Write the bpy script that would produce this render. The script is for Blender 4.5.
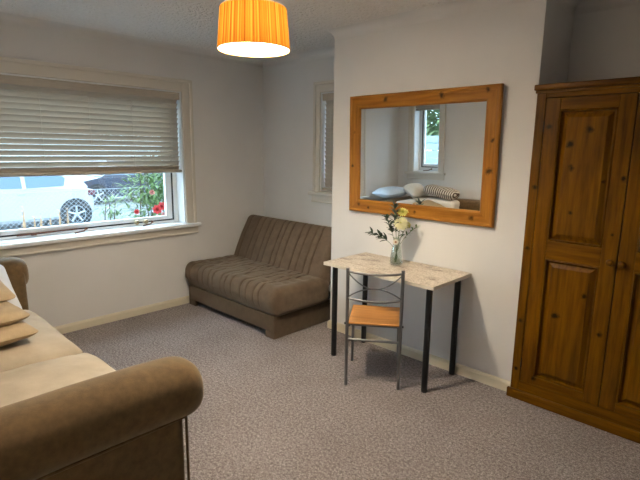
import bpy, bmesh, math, random
from mathutils import Vector, Matrix, noise
random.seed(7)
PI = math.pi
S = bpy.context.scene
for o in list(bpy.data.objects): bpy.data.objects.remove(o)
COL = S.collection
V = Vector

# ------------------------------------------------------------------ camera
def make_camera():
    cd = bpy.data.cameras.new('camera'); co = bpy.data.objects.new('camera', cd); COL.objects.link(co)
    cd.sensor_width = 36; cd.lens = 36*476.83/640; cd.clip_start = .01; cd.clip_end = 300
    yaw, pitch, roll = (math.radians(a) for a in (43.826, 10.6465, .7123))
    f = V((-math.sin(yaw)*math.cos(pitch), math.cos(yaw)*math.cos(pitch), -math.sin(pitch)))
    r = V((math.cos(yaw), math.sin(yaw), 0)); u = r.cross(f)
    c, s = math.cos(roll), math.sin(roll)
    r2 = c*r+s*u; u2 = -s*r+c*u
    m = Matrix((r2, u2, -f)).transposed().to_4x4(); m.translation = V((0, 0, 1.55))
    co.matrix_world = m
    S.camera = co
make_camera()

# ------------------------------------------------------------------ world, exposure
LAMP_W = 124
SKY = 10.0
w = bpy.data.worlds.new('overcast_sky'); S.world = w; w.use_nodes = True
bg = w.node_tree.nodes['Background']
bg.inputs[0].default_value = (.62, .84, 1.0, 1); bg.inputs[1].default_value = SKY
S.view_settings.view_transform = 'Standard'; S.view_settings.look = 'None'
S.view_settings.exposure = -0.06; S.view_settings.gamma = 1.0
S.view_settings.use_curve_mapping = False

# ------------------------------------------------------------------ materials
def nodes(name):
    m = bpy.data.materials.new(name); m.use_nodes = True
    nt = m.node_tree
    return m, nt, nt.nodes['Principled BSDF'], nt.nodes['Material Output']
def N(nt, t, **kw):
    n = nt.nodes.new('ShaderNode'+t)
    for k, v in kw.items(): setattr(n, k, v)
    return n
def c4(c): return (c[0], c[1], c[2], 1)
def coords(nt, scale=(1, 1, 1)):
    tc = N(nt, 'TexCoord'); mp = N(nt, 'Mapping')
    mp.inputs['Scale'].default_value = scale
    nt.links.new(tc.outputs['Object'], mp.inputs[0])
    return mp.outputs[0]
def add_noise(nt, vec, scale, detail=3, rough=.55):
    n = N(nt, 'TexNoise'); n.inputs['Scale'].default_value = scale
    n.inputs['Detail'].default_value = detail; n.inputs['Roughness'].default_value = rough
    nt.links.new(vec, n.inputs['Vector']); return n.outputs[0]
def ramp(nt, fac, stops):
    r = N(nt, 'ValToRGB'); e = r.color_ramp.elements
    e[0].position, e[0].color = stops[0][0], c4(stops[0][1])
    e[1].position, e[1].color = stops[-1][0], c4(stops[-1][1])
    for p, c in stops[1:-1]:
        x = e.new(p); x.color = c4(c)
    nt.links.new(fac, r.inputs[0]); return r.outputs[0]
def bump(nt, b, h, strength, dist):
    n = N(nt, 'Bump'); n.inputs['Strength'].default_value = strength; n.inputs['Distance'].default_value = dist
    nt.links.new(h, n.inputs['Height']); nt.links.new(n.outputs[0], b.inputs['Normal'])
def simple(name, col, rough=.6, metal=0, var=0, scale=20, bs=0, bscale=60, bdist=.002, vec=(1, 1, 1), sheen=0, spec=.5):
    m, nt, b, out = nodes(name)
    b.inputs['Base Color'].default_value = c4(col); b.inputs['Roughness'].default_value = rough
    b.inputs['Metallic'].default_value = metal; b.inputs['Specular IOR Level'].default_value = spec
    if sheen:
        b.inputs['Sheen Weight'].default_value = sheen; b.inputs['Sheen Roughness'].default_value = .5
        b.inputs['Sheen Tint'].default_value = (1, .85, .65, 1)
    co = coords(nt, vec)
    if var:
        f = add_noise(nt, co, scale, 4)
        lo = [max(0, x*(1-var)) for x in col]; hi = [min(1, x*(1+var)) for x in col]
        nt.links.new(ramp(nt, f, [(.3, lo), (.7, hi)]), b.inputs['Base Color'])
    if bs: bump(nt, b, add_noise(nt, co, bscale, 3), bs, bdist)
    return m
def wood(name, light, dark, grain='x', knots=(), rough=.45, fine=1.0):
    m, nt, b, out = nodes(name)
    sc = {'x': (1.2, 16, 16), 'y': (16, 1.2, 16), 'z': (16, 16, 1.2)}[grain]
    co = coords(nt, sc)
    f = add_noise(nt, co, 2.2*fine, 5, .6)
    mid = [(a*.6+c*.4) for a, c in zip(light, dark)]
    col = ramp(nt, f, [(.28, dark), (.5, mid), (.66, light)])
    if knots:
        tc = N(nt, 'TexCoord'); acc = None
        nz = N(nt, 'TexNoise'); nz.inputs['Scale'].default_value = 38
        nt.links.new(tc.outputs['Object'], nz.inputs['Vector'])
        for (x, y, z, r) in knots:
            d = N(nt, 'VectorMath', operation='DISTANCE'); nt.links.new(tc.outputs['Object'], d.inputs[0])
            d.inputs[1].default_value = (x, y, z); r = r*1.5
            a = N(nt, 'Math', operation='MULTIPLY_ADD'); nt.links.new(nz.outputs[0], a.inputs[0])
            a.inputs[1].default_value = r*1.8; nt.links.new(d.outputs['Value'], a.inputs[2])
            mr = N(nt, 'MapRange'); nt.links.new(a.outputs[0], mr.inputs[0])
            mr.inputs[1].default_value = r*1.15; mr.inputs[2].default_value = r*2.0
            mr.inputs[3].default_value = 1; mr.inputs[4].default_value = 0
            if acc is None: acc = mr.outputs[0]
            else:
                mx = N(nt, 'Math', operation='MAXIMUM'); nt.links.new(acc, mx.inputs[0]); nt.links.new(mr.outputs[0], mx.inputs[1]); acc = mx.outputs[0]
        mix = N(nt, 'Mix', data_type='RGBA')
        nt.links.new(acc, mix.inputs[0]); nt.links.new(col, mix.inputs[6])
        mix.inputs[7].default_value = c4([x*.18 for x in dark]); col = mix.outputs[2]
    nt.links.new(col, b.inputs['Base Color']); b.inputs['Roughness'].default_value = rough; b.inputs['Specular IOR Level'].default_value = .14
    bump(nt, b, f, .12, .001)
    return m
def glassy(name, tint=(1, 1, 1), refl=.06, edge=False):
    m, nt, b, out = nodes(name); nt.nodes.remove(b)
    t = N(nt, 'BsdfTransparent'); t.inputs[0].default_value = c4(tint)
    g = N(nt, 'BsdfGlossy'); g.inputs['Roughness'].default_value = .02
    mx = N(nt, 'MixShader'); mx.inputs[0].default_value = refl
    if edge:
        lw = N(nt, 'LayerWeight'); lw.inputs[0].default_value = .35
        mr = N(nt, 'MapRange'); nt.links.new(lw.outputs['Facing'], mr.inputs[0]); mr.inputs[3].default_value = .06; mr.inputs[4].default_value = .7
        nt.links.new(mr.outputs[0], mx.inputs[0])
    nt.links.new(t.outputs[0], mx.inputs[1]); nt.links.new(g.outputs[0], mx.inputs[2]); nt.links.new(mx.outputs[0], out.inputs[0])
    return m

M = {}
M['wall'] = simple('painted_wall', (.77, .76, .745), .85, var=.03, scale=2, bs=.12, bscale=90, bdist=.001)
M['ceiling'] = simple('textured_ceiling', (.84, .82, .80), .9, var=.04, scale=45, bs=1.0, bscale=38, bdist=.03)
M['trim'] = simple('cream_gloss_trim', (.74, .67, .52), .4, bs=.05)
M['casing'] = simple('cream_casing', (.70, .66, .585), .45, bs=.05)
M['white_frame'] = simple('white_window_frame', (.88, .89, .89), .35, bs=.03)
M['gasket'] = simple('black_gasket', (.015, .015, .018), .6)
M['glass'] = glassy('window_glass', (.97, .99, 1), .05)
M['vase'] = glassy('vase_glass', (.93, .97, .95), .1, True)
M['blind'] = simple('beige_blind', (.50, .445, .37), .5, var=.06, scale=10, vec=(12, 1, 12))
M['brass'] = simple('aged_brass', (.45, .36, .22), .35, 1)
M['rust'] = simple('rusty_metal', (.13, .05, .03), .6, .5, var=.3)
def carpet():
    m, nt, b, out = nodes('grey_brown_carpet')
    co = coords(nt)
    fine = add_noise(nt, co, 150, 2, .7); mid = add_noise(nt, co, 62, 3, .7); big = add_noise(nt, co, 2.4, 4, .6)
    a = N(nt, 'Math', operation='MULTIPLY_ADD'); nt.links.new(fine, a.inputs[0]); a.inputs[1].default_value = .55
    s = N(nt, 'Math', operation='MULTIPLY'); nt.links.new(mid, s.inputs[0]); s.inputs[1].default_value = .45
    nt.links.new(s.outputs[0], a.inputs[2])
    c1 = ramp(nt, a.outputs[0], [(.36, (.11, .090, .086)), (.5, (.30, .262, .258)), (.64, (.57, .515, .51))])
    c2 = ramp(nt, big, [(.35, (.86, .85, .84)), (.65, (1.0, 1.0, 1.0))])
    mx = N(nt, 'Mix', data_type='RGBA', blend_type='MULTIPLY'); mx.inputs[0].default_value = 1
    nt.links.new(c1, mx.inputs[6]); nt.links.new(c2, mx.inputs[7]); nt.links.new(mx.outputs[2], b.inputs['Base Color'])
    b.inputs['Roughness'].default_value = .95; b.inputs['Specular IOR Level'].default_value = .1
    bump(nt, b, a.outputs[0], .8, .012)
    return m
M['carpet'] = carpet()
M['sofabed'] = simple('taupe_microfibre', (.118, .081, .052), .85, var=.18, scale=14, bs=.25, bscale=120, bdist=.002, sheen=.25, spec=.2)
M['sofabed_base'] = simple('taupe_microfibre_base', (.100, .068, .042), .85, var=.12, scale=18, bs=.25, bscale=120, sheen=.2, spec=.2)
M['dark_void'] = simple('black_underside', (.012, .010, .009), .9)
M['sofa'] = simple('brown_velour', (.122, .074, .030), .8, var=.24, scale=30, bs=.3, bscale=220, bdist=.002, sheen=.35, spec=.2)
M['sofa_cushion'] = simple('tan_velour_cushion', (.50, .42, .315), .85, var=.12, scale=6, bs=.3, bscale=160, bdist=.002, sheen=.2, spec=.2)
M['piping'] = simple('dark_tan_piping', (.15, .09, .05), .8, bs=.1)
M['tan_cloth'] = simple('tan_cotton', (.45, .34, .21), .9, var=.08, scale=25, bs=.25, bscale=80)
M['cream_cloth'] = simple('cream_cotton', (.70, .65, .57), .9, var=.05, scale=20, bs=.2, bscale=60)
M['white_cloth'] = simple('white_cotton', (.66, .67, .70), .9, var=.03, bs=.2, bscale=60)
M['blue_cloth'] = simple('pale_blue_cotton', (.56, .66, .78), .9, var=.05, bs=.2, bscale=60)
def striped():
    m, nt, b, out = nodes('striped_throw')
    co = coords(nt, (1, 1, 1)); wv = N(nt, 'TexWave'); wv.inputs['Scale'].default_value = 11; wv.inputs['Distortion'].default_value = 1.5
    nt.links.new(co, wv.inputs['Vector'])
    nt.links.new(ramp(nt, wv.outputs[1], [(.25, (.10, .065, .045)), (.5, (.42, .36, .30)), (.8, (.62, .56, .48))]), b.inputs['Base Color'])
    b.inputs['Roughness'].default_value = .9; return m
M['striped_cloth'] = striped()
M['metal'] = simple('gunmetal', (.20, .20, .205), .40, .7)
M['black_leg'] = simple('black_powder_coat', (.008, .008, .009), .45)
M['beech'] = wood('beech_seat_wood', (.62, .30, .095), (.46, .20, .055), 'x', rough=.4)
def worktop():
    m, nt, b, out = nodes('speckled_cream_laminate')
    co = coords(nt)
    f1 = add_noise(nt, co, 90, 4, .7); f2 = add_noise(nt, coords(nt, (1, 1.6, 1)), 7, 5, .7)
    c1 = ramp(nt, f1, [(.36, (.34, .27, .20)), (.47, (.62, .54, .44)), (.6, (.74, .67, .57))])
    c2 = ramp(nt, f2, [(.34, (.34, .28, .23)), (.42, (.80, .75, .70)), (.52, (1, 1, 1))])
    mx = N(nt, 'Mix', data_type='RGBA', blend_type='MULTIPLY'); mx.inputs[0].default_value = 1
    nt.links.new(c1, mx.inputs[6]); nt.links.new(c2, mx.inputs[7]); nt.links.new(mx.outputs[2], b.inputs['Base Color'])
    b.inputs['Roughness'].default_value = .35
    return m
M['worktop'] = worktop()
M['worktop_edge'] = simple('cream_edging', (.70, .64, .54), .45, var=.05, scale=60)
M['green_stem'] = simple('green_stem', (.10, .17, .05), .6, var=.2)
M['leaf_dark'] = simple('dark_green_leaf', (.030, .055, .028), .6, var=.3)
M['petal_cream'] = simple('cream_petal', (.76, .75, .46), .7, var=.08)
M['petal_yellow'] = simple('yellow_petal', (.70, .66, .20), .7, var=.08)
M['flower_eye'] = simple('green_yellow_flower_centre', (.50, .52, .08), .8, var=.2, scale=200)
M['sprig_purple'] = simple('dusky_purple_bud', (.045, .035, .060), .7, var=.3)
M['medallion'] = simple('cream_tag', (.75, .70, .58), .6)
M['medallion_eye'] = simple('brown_tag_centre', (.35, .18, .09), .6)
M['leaf'] = simple('garden_leaf', (.12, .20, .06), .6, var=.5, scale=9)
M['leaf_pale'] = simple('pale_garden_leaf', (.20, .28, .13), .6, var=.4, scale=9)
M['petal_red'] = simple('coral_red_petal', (.55, .05, .05), .6, var=.25, scale=25)
M['petal_pink'] = simple('pink_petal', (.55, .22, .18), .6, var=.2, scale=25)
M['bark'] = simple('bark', (.10, .07, .045), .9, var=.3)
M['dry_stalk'] = simple('dry_orange_stalk', (.45, .29, .17), .8, var=.2)
M['wire'] = simple('galvanised_wire', (.38, .42, .46), .5, .4)
M['ground'] = simple('pale_asphalt', (.13, .14, .15), .9, var=.15, scale=3, bs=.3, bscale=30)
M['car_white'] = simple('white_car_paint', (.36, .37, .38), .25)
M['car_dark'] = simple('dark_blue_car_paint', (.025, .03, .05), .25)
M['car_glass'] = simple('tinted_car_glass', (.10, .15, .21), .08)
M['tyre'] = simple('tyre_rubber', (.02, .02, .022), .8)
M['alloy'] = simple('alloy_wheel', (.42, .44, .46), .4, .6)
M['tail_red'] = simple('tail_lamp_lens', (.10, .02, .03), .2)
M['board'] = simple('pale_blue_boards', (.26, .34, .38), .7, var=.1, scale=8)
M['black'] = simple('black_plastic', (.01, .01, .01), .5)
M['white_plastic'] = simple('white_plastic', (.8, .79, .77), .4)

# ------------------------------------------------------------------ mesh helpers
OFF = {}
def obj(name, bm, m, parent=None, smooth=False, recalc=True):
    if recalc: bmesh.ops.recalc_face_normals(bm, faces=bm.faces[:])
    if parent is not None:
        off = OFF.get(parent.name, V((0, 0, 0)))
        if off.length: bmesh.ops.translate(bm, verts=bm.verts[:], vec=-off)
    me = bpy.data.meshes.new(name); bm.to_mesh(me); bm.free()
    for k in (m if isinstance(m, (list, tuple)) else [m]): me.materials.append(k)
    if smooth:
        for p in me.polygons: p.use_smooth = True
        if smooth != 'all': me.set_sharp_from_angle(angle=math.radians(38 if smooth is True else smooth))
    o = bpy.data.objects.new(name, me); COL.objects.link(o)
    if parent is not None:
        o.parent = parent; OFF[o.name] = OFF.get(parent.name, V((0, 0, 0)))
    return o
def thing(name, label, cat, loc=(0, 0, 0), rotz=0, group=None, world=True):
    o = bpy.data.objects.new(name, None); COL.objects.link(o)
    o.location = loc; o.rotation_euler = (0, 0, rotz); o.empty_display_size = .1
    o['label'] = label; o['category'] = cat
    if group: o['group'] = group
    OFF[o.name] = V(loc) if world else V((0, 0, 0))
    return o
def tag(o, label, cat, group=None):
    o['label'] = label; o['category'] = cat
    if group: o['group'] = group
    return o
def solo(name, bm, m, loc, label, cat, group=None, smooth=False):
    """a top-level thing that is one mesh, origin at its base"""
    bmesh.ops.translate(bm, verts=bm.verts[:], vec=-V(loc))
    o = obj(name, bm, m, None, smooth); o.location = loc
    return tag(o, label, cat, group)
def struct(name, bm, m, smooth=False):
    o = obj(name, bm, m, None, smooth); o['kind'] = 'structure'; return o
def BM(): return bmesh.new()
def box(bm, lo, hi, r=0, seg=2, mi=0):
    lo = V(lo); hi = V(hi)
    r_ = bmesh.ops.create_cube(bm, size=1)
    vs = r_['verts']
    for v in vs: v.co = V([(lo[i]+hi[i])/2 + v.co[i]*(hi[i]-lo[i]) for i in range(3)])
    fs = set(f for v in vs for f in v.link_faces)
    for f in fs: f.material_index = mi
    if r > 0:
        es = list(set(e for v in vs for e in v.link_edges))
        bmesh.ops.bevel(bm, geom=es, offset=r, segments=seg, profile=.5, affect='EDGES')
def tube(bm, pts, r, n=10, closed=False, mi=0):
    pts = [V(p) for p in pts]; k = len(pts)
    rs = r if isinstance(r, (list, tuple)) else [r]*k
    rings = []; up = None
    for i, p in enumerate(pts):
        a = pts[i-1] if (i > 0 or closed) else p; b = pts[(i+1) % k] if (i < k-1 or closed) else p
        t = (b-a).normalized()
        if up is None:
            up = V((0, 0, 1)) if abs(t.z) < .9 else V((1, 0, 0))
        s = t.cross(up)
        if s.length < 1e-4: s = t.cross(V((0, 1, 0)))
        s.normalize(); up = s.cross(t).normalized()
        rings.append([bm.verts.new(p + (s*math.cos(2*PI*j/n)+up*math.sin(2*PI*j/n))*rs[i]) for j in range(n)])
    for i in range(k if closed else k-1):
        A, B = rings[i], rings[(i+1) % k]
        for j in range(n):
            f = bm.faces.new((A[j], A[(j+1) % n], B[(j+1) % n], B[j])); f.material_index = mi
    if not closed:
        for R in (rings[0], rings[-1]):
            f = bm.faces.new(R); f.material_index = mi
def lathe(bm, prof, c=(0, 0, 0), n=24, ax=(0, 0, 1), mi=0):
    c = V(c); ax = V(ax).normalized()
    s = ax.cross(V((1, 0, 0)) if abs(ax.x) < .9 else V((0, 1, 0))).normalized(); t = ax.cross(s)
    rings = []
    for r, z in prof:
        if r < 1e-6: rings.append([bm.verts.new(c+ax*z)])
        else: rings.append([bm.verts.new(c+ax*z+(s*math.cos(2*PI*j/n)+t*math.sin(2*PI*j/n))*r) for j in range(n)])
    for A, B in zip(rings, rings[1:]):
        for j in range(n):
            k = (j+1) % n
            if len(A) == 1 and len(B) == 1: continue
            vs = (A[0], B[k], B[j]) if len(A) == 1 else (A[j], A[k], B[0]) if len(B) == 1 else (A[j], A[k], B[k], B[j])
            f = bm.faces.new(vs); f.material_index = mi
def softbox(bm, lo, hi, r, n, fn=None, mat=None):
    """rounded box on a fine grid; fn(p, u) moves a vertex, u in -1..1"""
    lo = V(lo); hi = V(hi); ax = []
    for i in range(3):
        rr = min(r, (hi[i]-lo[i])/2*.999)
        e = [0, .12, .3, .55, .8]
        a = [lo[i]+rr*x for x in e]; b = [hi[i]-rr*x for x in reversed(e)]
        m = [lo[i]+rr+(hi[i]-lo[i]-2*rr)*k/n[i] for k in range(n[i]+1)]
        ax.append(a+m+b)
    L = [len(a) for a in ax]; vd = {}
    def vert(i, j, k):
        key = (i, j, k)
        if key not in vd:
            p = V((ax[0][i], ax[1][j], ax[2][k])); q = V([min(max(p[d], lo[d]+min(r, (hi[d]-lo[d])/2*.999)), hi[d]-min(r, (hi[d]-lo[d])/2*.999)) for d in range(3)])
            d = p-q
            if d.length > 1e-9:
                rr = max(abs(x) for x in d)
                p = q+d.normalized()*rr
            u = V([(p[d_]-(lo[d_]+hi[d_])/2)/((hi[d_]-lo[d_])/2) for d_ in range(3)])
            if fn: p = fn(p, u)
            if mat: p = mat @ p
            vd[key] = bm.verts.new(p)
        return vd[key]
    for d in range(3):
        e, f = (d+1) % 3, (d+2) % 3
        for side in (0, L[d]-1):
            for a in range(L[e]-1):
                for b in range(L[f]-1):
                    q = []
                    for (x, y) in ((a, b), (a+1, b), (a+1, b+1), (a, b+1)):
                        ix = [0, 0, 0]; ix[d] = side; ix[e] = x; ix[f] = y; q.append(vert(*ix))
                    bm.faces.new(q)
def prism(bm, poly, d0, d1, axis='y', mi=0, r=0):
    """polygon in the two other axes extruded along axis"""
    def P(a, b, d): return {'x': (d, a, b), 'y': (a, d, b), 'z': (a, b, d)}[axis]
    A = [bm.verts.new(P(a, b, d0)) for a, b in poly]; B = [bm.verts.new(P(a, b, d1)) for a, b in poly]
    k = len(poly); fs = [bm.faces.new(A), bm.faces.new(B)]
    for i in range(k): fs.append(bm.faces.new((A[i], A[(i+1) % k], B[(i+1) % k], B[i])))
    for f in fs: f.material_index = mi
    if r:
        es = list(set(e for f in fs for e in f.edges))
        bmesh.ops.bevel(bm, geom=es, offset=r, segments=2, affect='EDGES')
def nz(p, s, seed=0): return noise.noise(V((p[0]*s+seed, p[1]*s+seed*1.7, p[2]*s-seed)))
def xf(bm, mat): bmesh.ops.transform(bm, matrix=mat, verts=bm.verts[:])

# ------------------------------------------------------------------ room shell
XL, YB, YA, YC, XC0, XC1, XR, ZC = -4.21, -.15, 3.46, 2.975, -2.72, -1.10, .55, 2.485
T = .24
def wall_with_hole(axis, inner, out, a0, a1, h0, h1, z0, z1):
    """axis: the wall runs along this axis (0 or 1); inner..out is its thickness"""
    bm = BM()
    def b(u0, u1, v0, v1):
        if axis == 1: box(bm, (min(inner, out), u0, v0), (max(inner, out), u1, v1))
        else: box(bm, (u0, min(inner, out), v0), (u1, max(inner, out), v1))
    b(a0, h0, -.02, ZC+.02); b(h1, a1, -.02, ZC+.02); b(h0, h1, -.02, z0); b(h0, h1, z1, ZC+.02)
    return bm
W1 = (.76, 2.46, .82, 2.08)          # window_1 opening: y0, y1, z0, z1
W2 = (-3.33, -2.86, 1.14, 2.10)      # alcove
W3 = (-3.94, -3.52, 1.12, 2.10)      # back wall
bm = BM(); box(bm, (XL-.02, YB-.9, -.05), (XR+.02, YA+.02, 0)); struct('floor', bm, M['carpet'])
bm = BM(); box(bm, (XL-T, YB-1.04, ZC), (XR+T, YA+T, ZC+.1)); struct('ceiling', bm, M['ceiling'])
struct('wall_left', wall_with_hole(1, XL, XL-T, YB-T, YA+T, *W1), M['wall'])
struct('wall_alcove', wall_with_hole(0, YA, YA+T, XL, XR+T, *W2), M['wall'])
struct('wall_back', wall_with_hole(0, YB, YB-T, XL, -.7, *W3), M['wall'])
bm = BM(); box(bm, (XC0, YC, -.02), (XC1, YA, ZC+.02)); struct('wall_chimney', bm, M['wall'])
bm = BM(); box(bm, (XR, YB-.8, -.02), (XR+T, YA, ZC+.02)); struct('wall_right', bm, M['wall'])
bm = BM(); box(bm, (-.94, YB-.8, -.02), (-.7, YB-T, ZC+.02)); struct('wall_passage', bm, M['wall'])
bm = BM(); box(bm, (-.94, YB-1.04, -.02), (XR+T, YB-.8, ZC+.02)); struct('wall_rear', bm, M['wall'])
bm = BM(); box(bm, (XL-T, YB-1.04, ZC+.101), (XR+6, YA+T+4, 6.2), .02); box(bm, (XL-T-.45, YB-1.5, 6.2), (XR+6.5, YA+T+4.5, 6.35)); struct('wall_sky_blocker', bm, M['wall'])  # unseen upper storey and eaves, added to hold skylight off the cars and ground
POLY = [(XL, YB), (-.7, YB), (-.7, YB-.8), (XR, YB-.8), (XR, YA), (XC1, YA), (XC1, YC), (XC0, YC), (XC0, YA), (XL, YA)]
SIDES = ['back', 'passage', 'rear', 'right', 'recess', 'chimney_right', 'chimney', 'chimney_left', 'alcove', 'left']
def run(profile, i):
    """sweep an (offset from wall, z) profile along wall i with mitred ends"""
    k = len(POLY); p0, p1 = V(POLY[i]), V(POLY[(i+1) % k]); pm, pn = V(POLY[i-1]), V(POLY[(i+2) % k])
    def inn(a, b): d = (b-a).normalized(); return V((-d.y, d.x))
    n = inn(p0, p1); na = inn(pm, p0); nb = inn(p1, pn)
    def mit(a, b): return (a+b)/(1+a.dot(b))
    ma, mb = mit(na, n), mit(n, nb)
    bm = BM()
    A = [bm.verts.new((*(p0+ma*o), z)) for o, z in profile]; B = [bm.verts.new((*(p1+mb*o), z)) for o, z in profile]
    m = len(profile)
    for j in range(m): bm.faces.new((A[j], A[(j+1) % m], B[(j+1) % m], B[j]))
    bm.faces.new(A); bm.faces.new(B)
    return bm
BASE = [(0, 0), (.016, 0), (.016, .055), (.010, .068), (.002, .073), (0, .073)]
cv = [(0, ZC), (0, ZC-.07)]
for k in range(9):
    a = PI/2*k/8; cv.append((.065-.065*math.cos(a)+.001, ZC-.068+.066*math.sin(a)))
cv.append((.068, ZC))
for i, sd in enumerate(SIDES):
    struct('baseboard_'+sd, run(BASE, i), M['trim'])
    o = struct('trim_%d' % (i+1), run(cv, i), M['wall'], smooth=50)

# ------------------------------------------------------------------ windows
def frame_matrix(o, u, wv):
    m = Matrix((V(u), V(wv), V((0, 0, 1)))).transposed().to_4x4(); m.translation = V(o); return m
FR = {1: frame_matrix((XL, 0, 0), (0, 1, 0), (-1, 0, 0)), 2: frame_matrix((0, YA, 0), (1, 0, 0), (0, 1, 0)), 3: frame_matrix((0, YB, 0), (1, 0, 0), (0, -1, 0))}
def window(n, rect, cas, head, stays):
    u0, u1, z0, z1 = rect; F = FR[n]
    root = bpy.data.objects.new('window_%d' % n, None); COL.objects.link(root); root['kind'] = 'structure'
    loc = F @ V(((u0+u1)/2, .1, z0)); root.location = loc; OFF[root.name] = loc
    def fin(name, bm, m, parent=root, smooth=False):
        xf(bm, F); return obj(name, bm, m, parent, smooth)
    g = .0015; fb = .022 if n == 1 else .05; sw_ = .062 if n == 1 else .03
    bm = BM()                                        # architrave: stepped boards round the opening
    for (a, b, c, d) in ((u0-cas, u0, z0, z1+head), (u1, u1+cas, z0, z1+head), (u0, u1, z1, z1+head)):
        box(bm, (a, -.014, c), (b, -g, d), .003)
    box(bm, (u0-cas, -.024, z0), (u0-cas+.03, -g, z1+head), .004); box(bm, (u1+cas-.03, -.024, z0), (u1+cas, -g, z1+head), .004)
    box(bm, (u0-cas, -.024, z1+head-.03), (u1+cas, -g, z1+head), .004)
    fin('casing', bm, M['casing'])
    bm = BM(); box(bm, (u0-cas-.03, -.06, z0-.032), (u1+cas+.03, -g, z0), .006, 3); box(bm, (u0+g, -.01, z0-.0), (u1-g, .13, z0+.006), .002)
    fin('sill', bm, M['white_frame'] if n == 1 else M['casing'], smooth=True)
    bm = BM(); box(bm, (u0-cas-.015, -.02, z0-.105), (u1+cas+.015, -g, z0-.032), .004); box(bm, (u0-cas-.015, -.026, z0-.105), (u1+cas+.015, -g, z0-.088), .004)
    fin('apron', bm, M['casing'])
    bm = BM()                                        # painted reveal lining
    box(bm, (u0+g, 0, z0+.006), (u0+.012, .13, z1), .001); box(bm, (u1-.012, 0, z0+.006), (u1-g, .13, z1), .001); box(bm, (u0+.012, 0, z1-.012), (u1-.012, .13, z1-g), .001)
    fin('reveal_lining', bm, M['white_frame'])
    def ring(bm, a, b, c, d, wd, w0, w1, r=.004, bot=None):
        bt = bot or wd
        box(bm, (a, w0, c), (a+wd, w1, d), r); box(bm, (b-wd, w0, c), (b, w1, d), r)
        box(bm, (a+wd, w0, c), (b-wd, w1, c+bt), r); box(bm, (a+wd, w0, d-wd), (b-wd, w1, d), r)
    bm = BM(); ring(bm, u0+g, u1-g, z0+.006, z1-g, .05, .13, .20, bot=fb); fin('frame', bm, M['white_frame'])
    bm = BM(); ring(bm, u0+.052, u1-.052, z0+.006+fb, z1-.054, .012, .135, .175, .002); fin('gasket', bm, M['gasket'])
    bm = BM(); ring(bm, u0+.066, u1-.066, z0+.016+fb, z1-.068, sw_, .14, .18, bot=.038); fin('sash', bm, M['white_frame'])
    bm = BM(); box(bm, (u0+.08, .158, z0+.03+fb), (u1-.08, .162, z1-.08)); fin('glass', bm, M['glass'])
    for (us, kind) in stays:
        bm = BM()
        if kind == 'long':                           # long rusty stay bar lying along the bottom rail
            tube(bm, [(us, .118, z0+.032), (us+.46, .118, z0+.038)], .0075, 8); box(bm, (us+.10, .10, z0+.022), (us+.14, .13, z0+.042), .003)
            fin('casement_stay', bm, M['rust'], smooth=True)
        elif kind == 'stay':
            tube(bm, [(us-.08, .07, z0+.012), (us, .08, z0+.020), (us+.03, .115, z0+.035)], .006, 8); lathe(bm, [(0, 0), (.012, 0), (.012, .016), (.006, .02), (0, .02)], (us+.03, .112, z0+.026), 12)
            fin('casement_stay', bm, M['rust'], smooth=True)
        else:
            lathe(bm, [(0, 0), (.012, 0), (.012, .008), (.007, .014), (.009, .024), (.02, .032), (.023, .042), (.016, .052), (0, .055)], (us, .132, z0+.036), 16, (0, -1, 0.2))
            fin('window_knob', bm, M['brass'], smooth=True)
    return root
window(1, W1, .11, .11, [(1.02, 'long'), (1.52, 'stay'), (2.0, 'knob'), (2.09, 'knob'), (2.13, 'stay')])
window(2, W2, .085, .10, [])
window(3, W3, .085, .10, [(-3.73, 'stay')])

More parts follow.
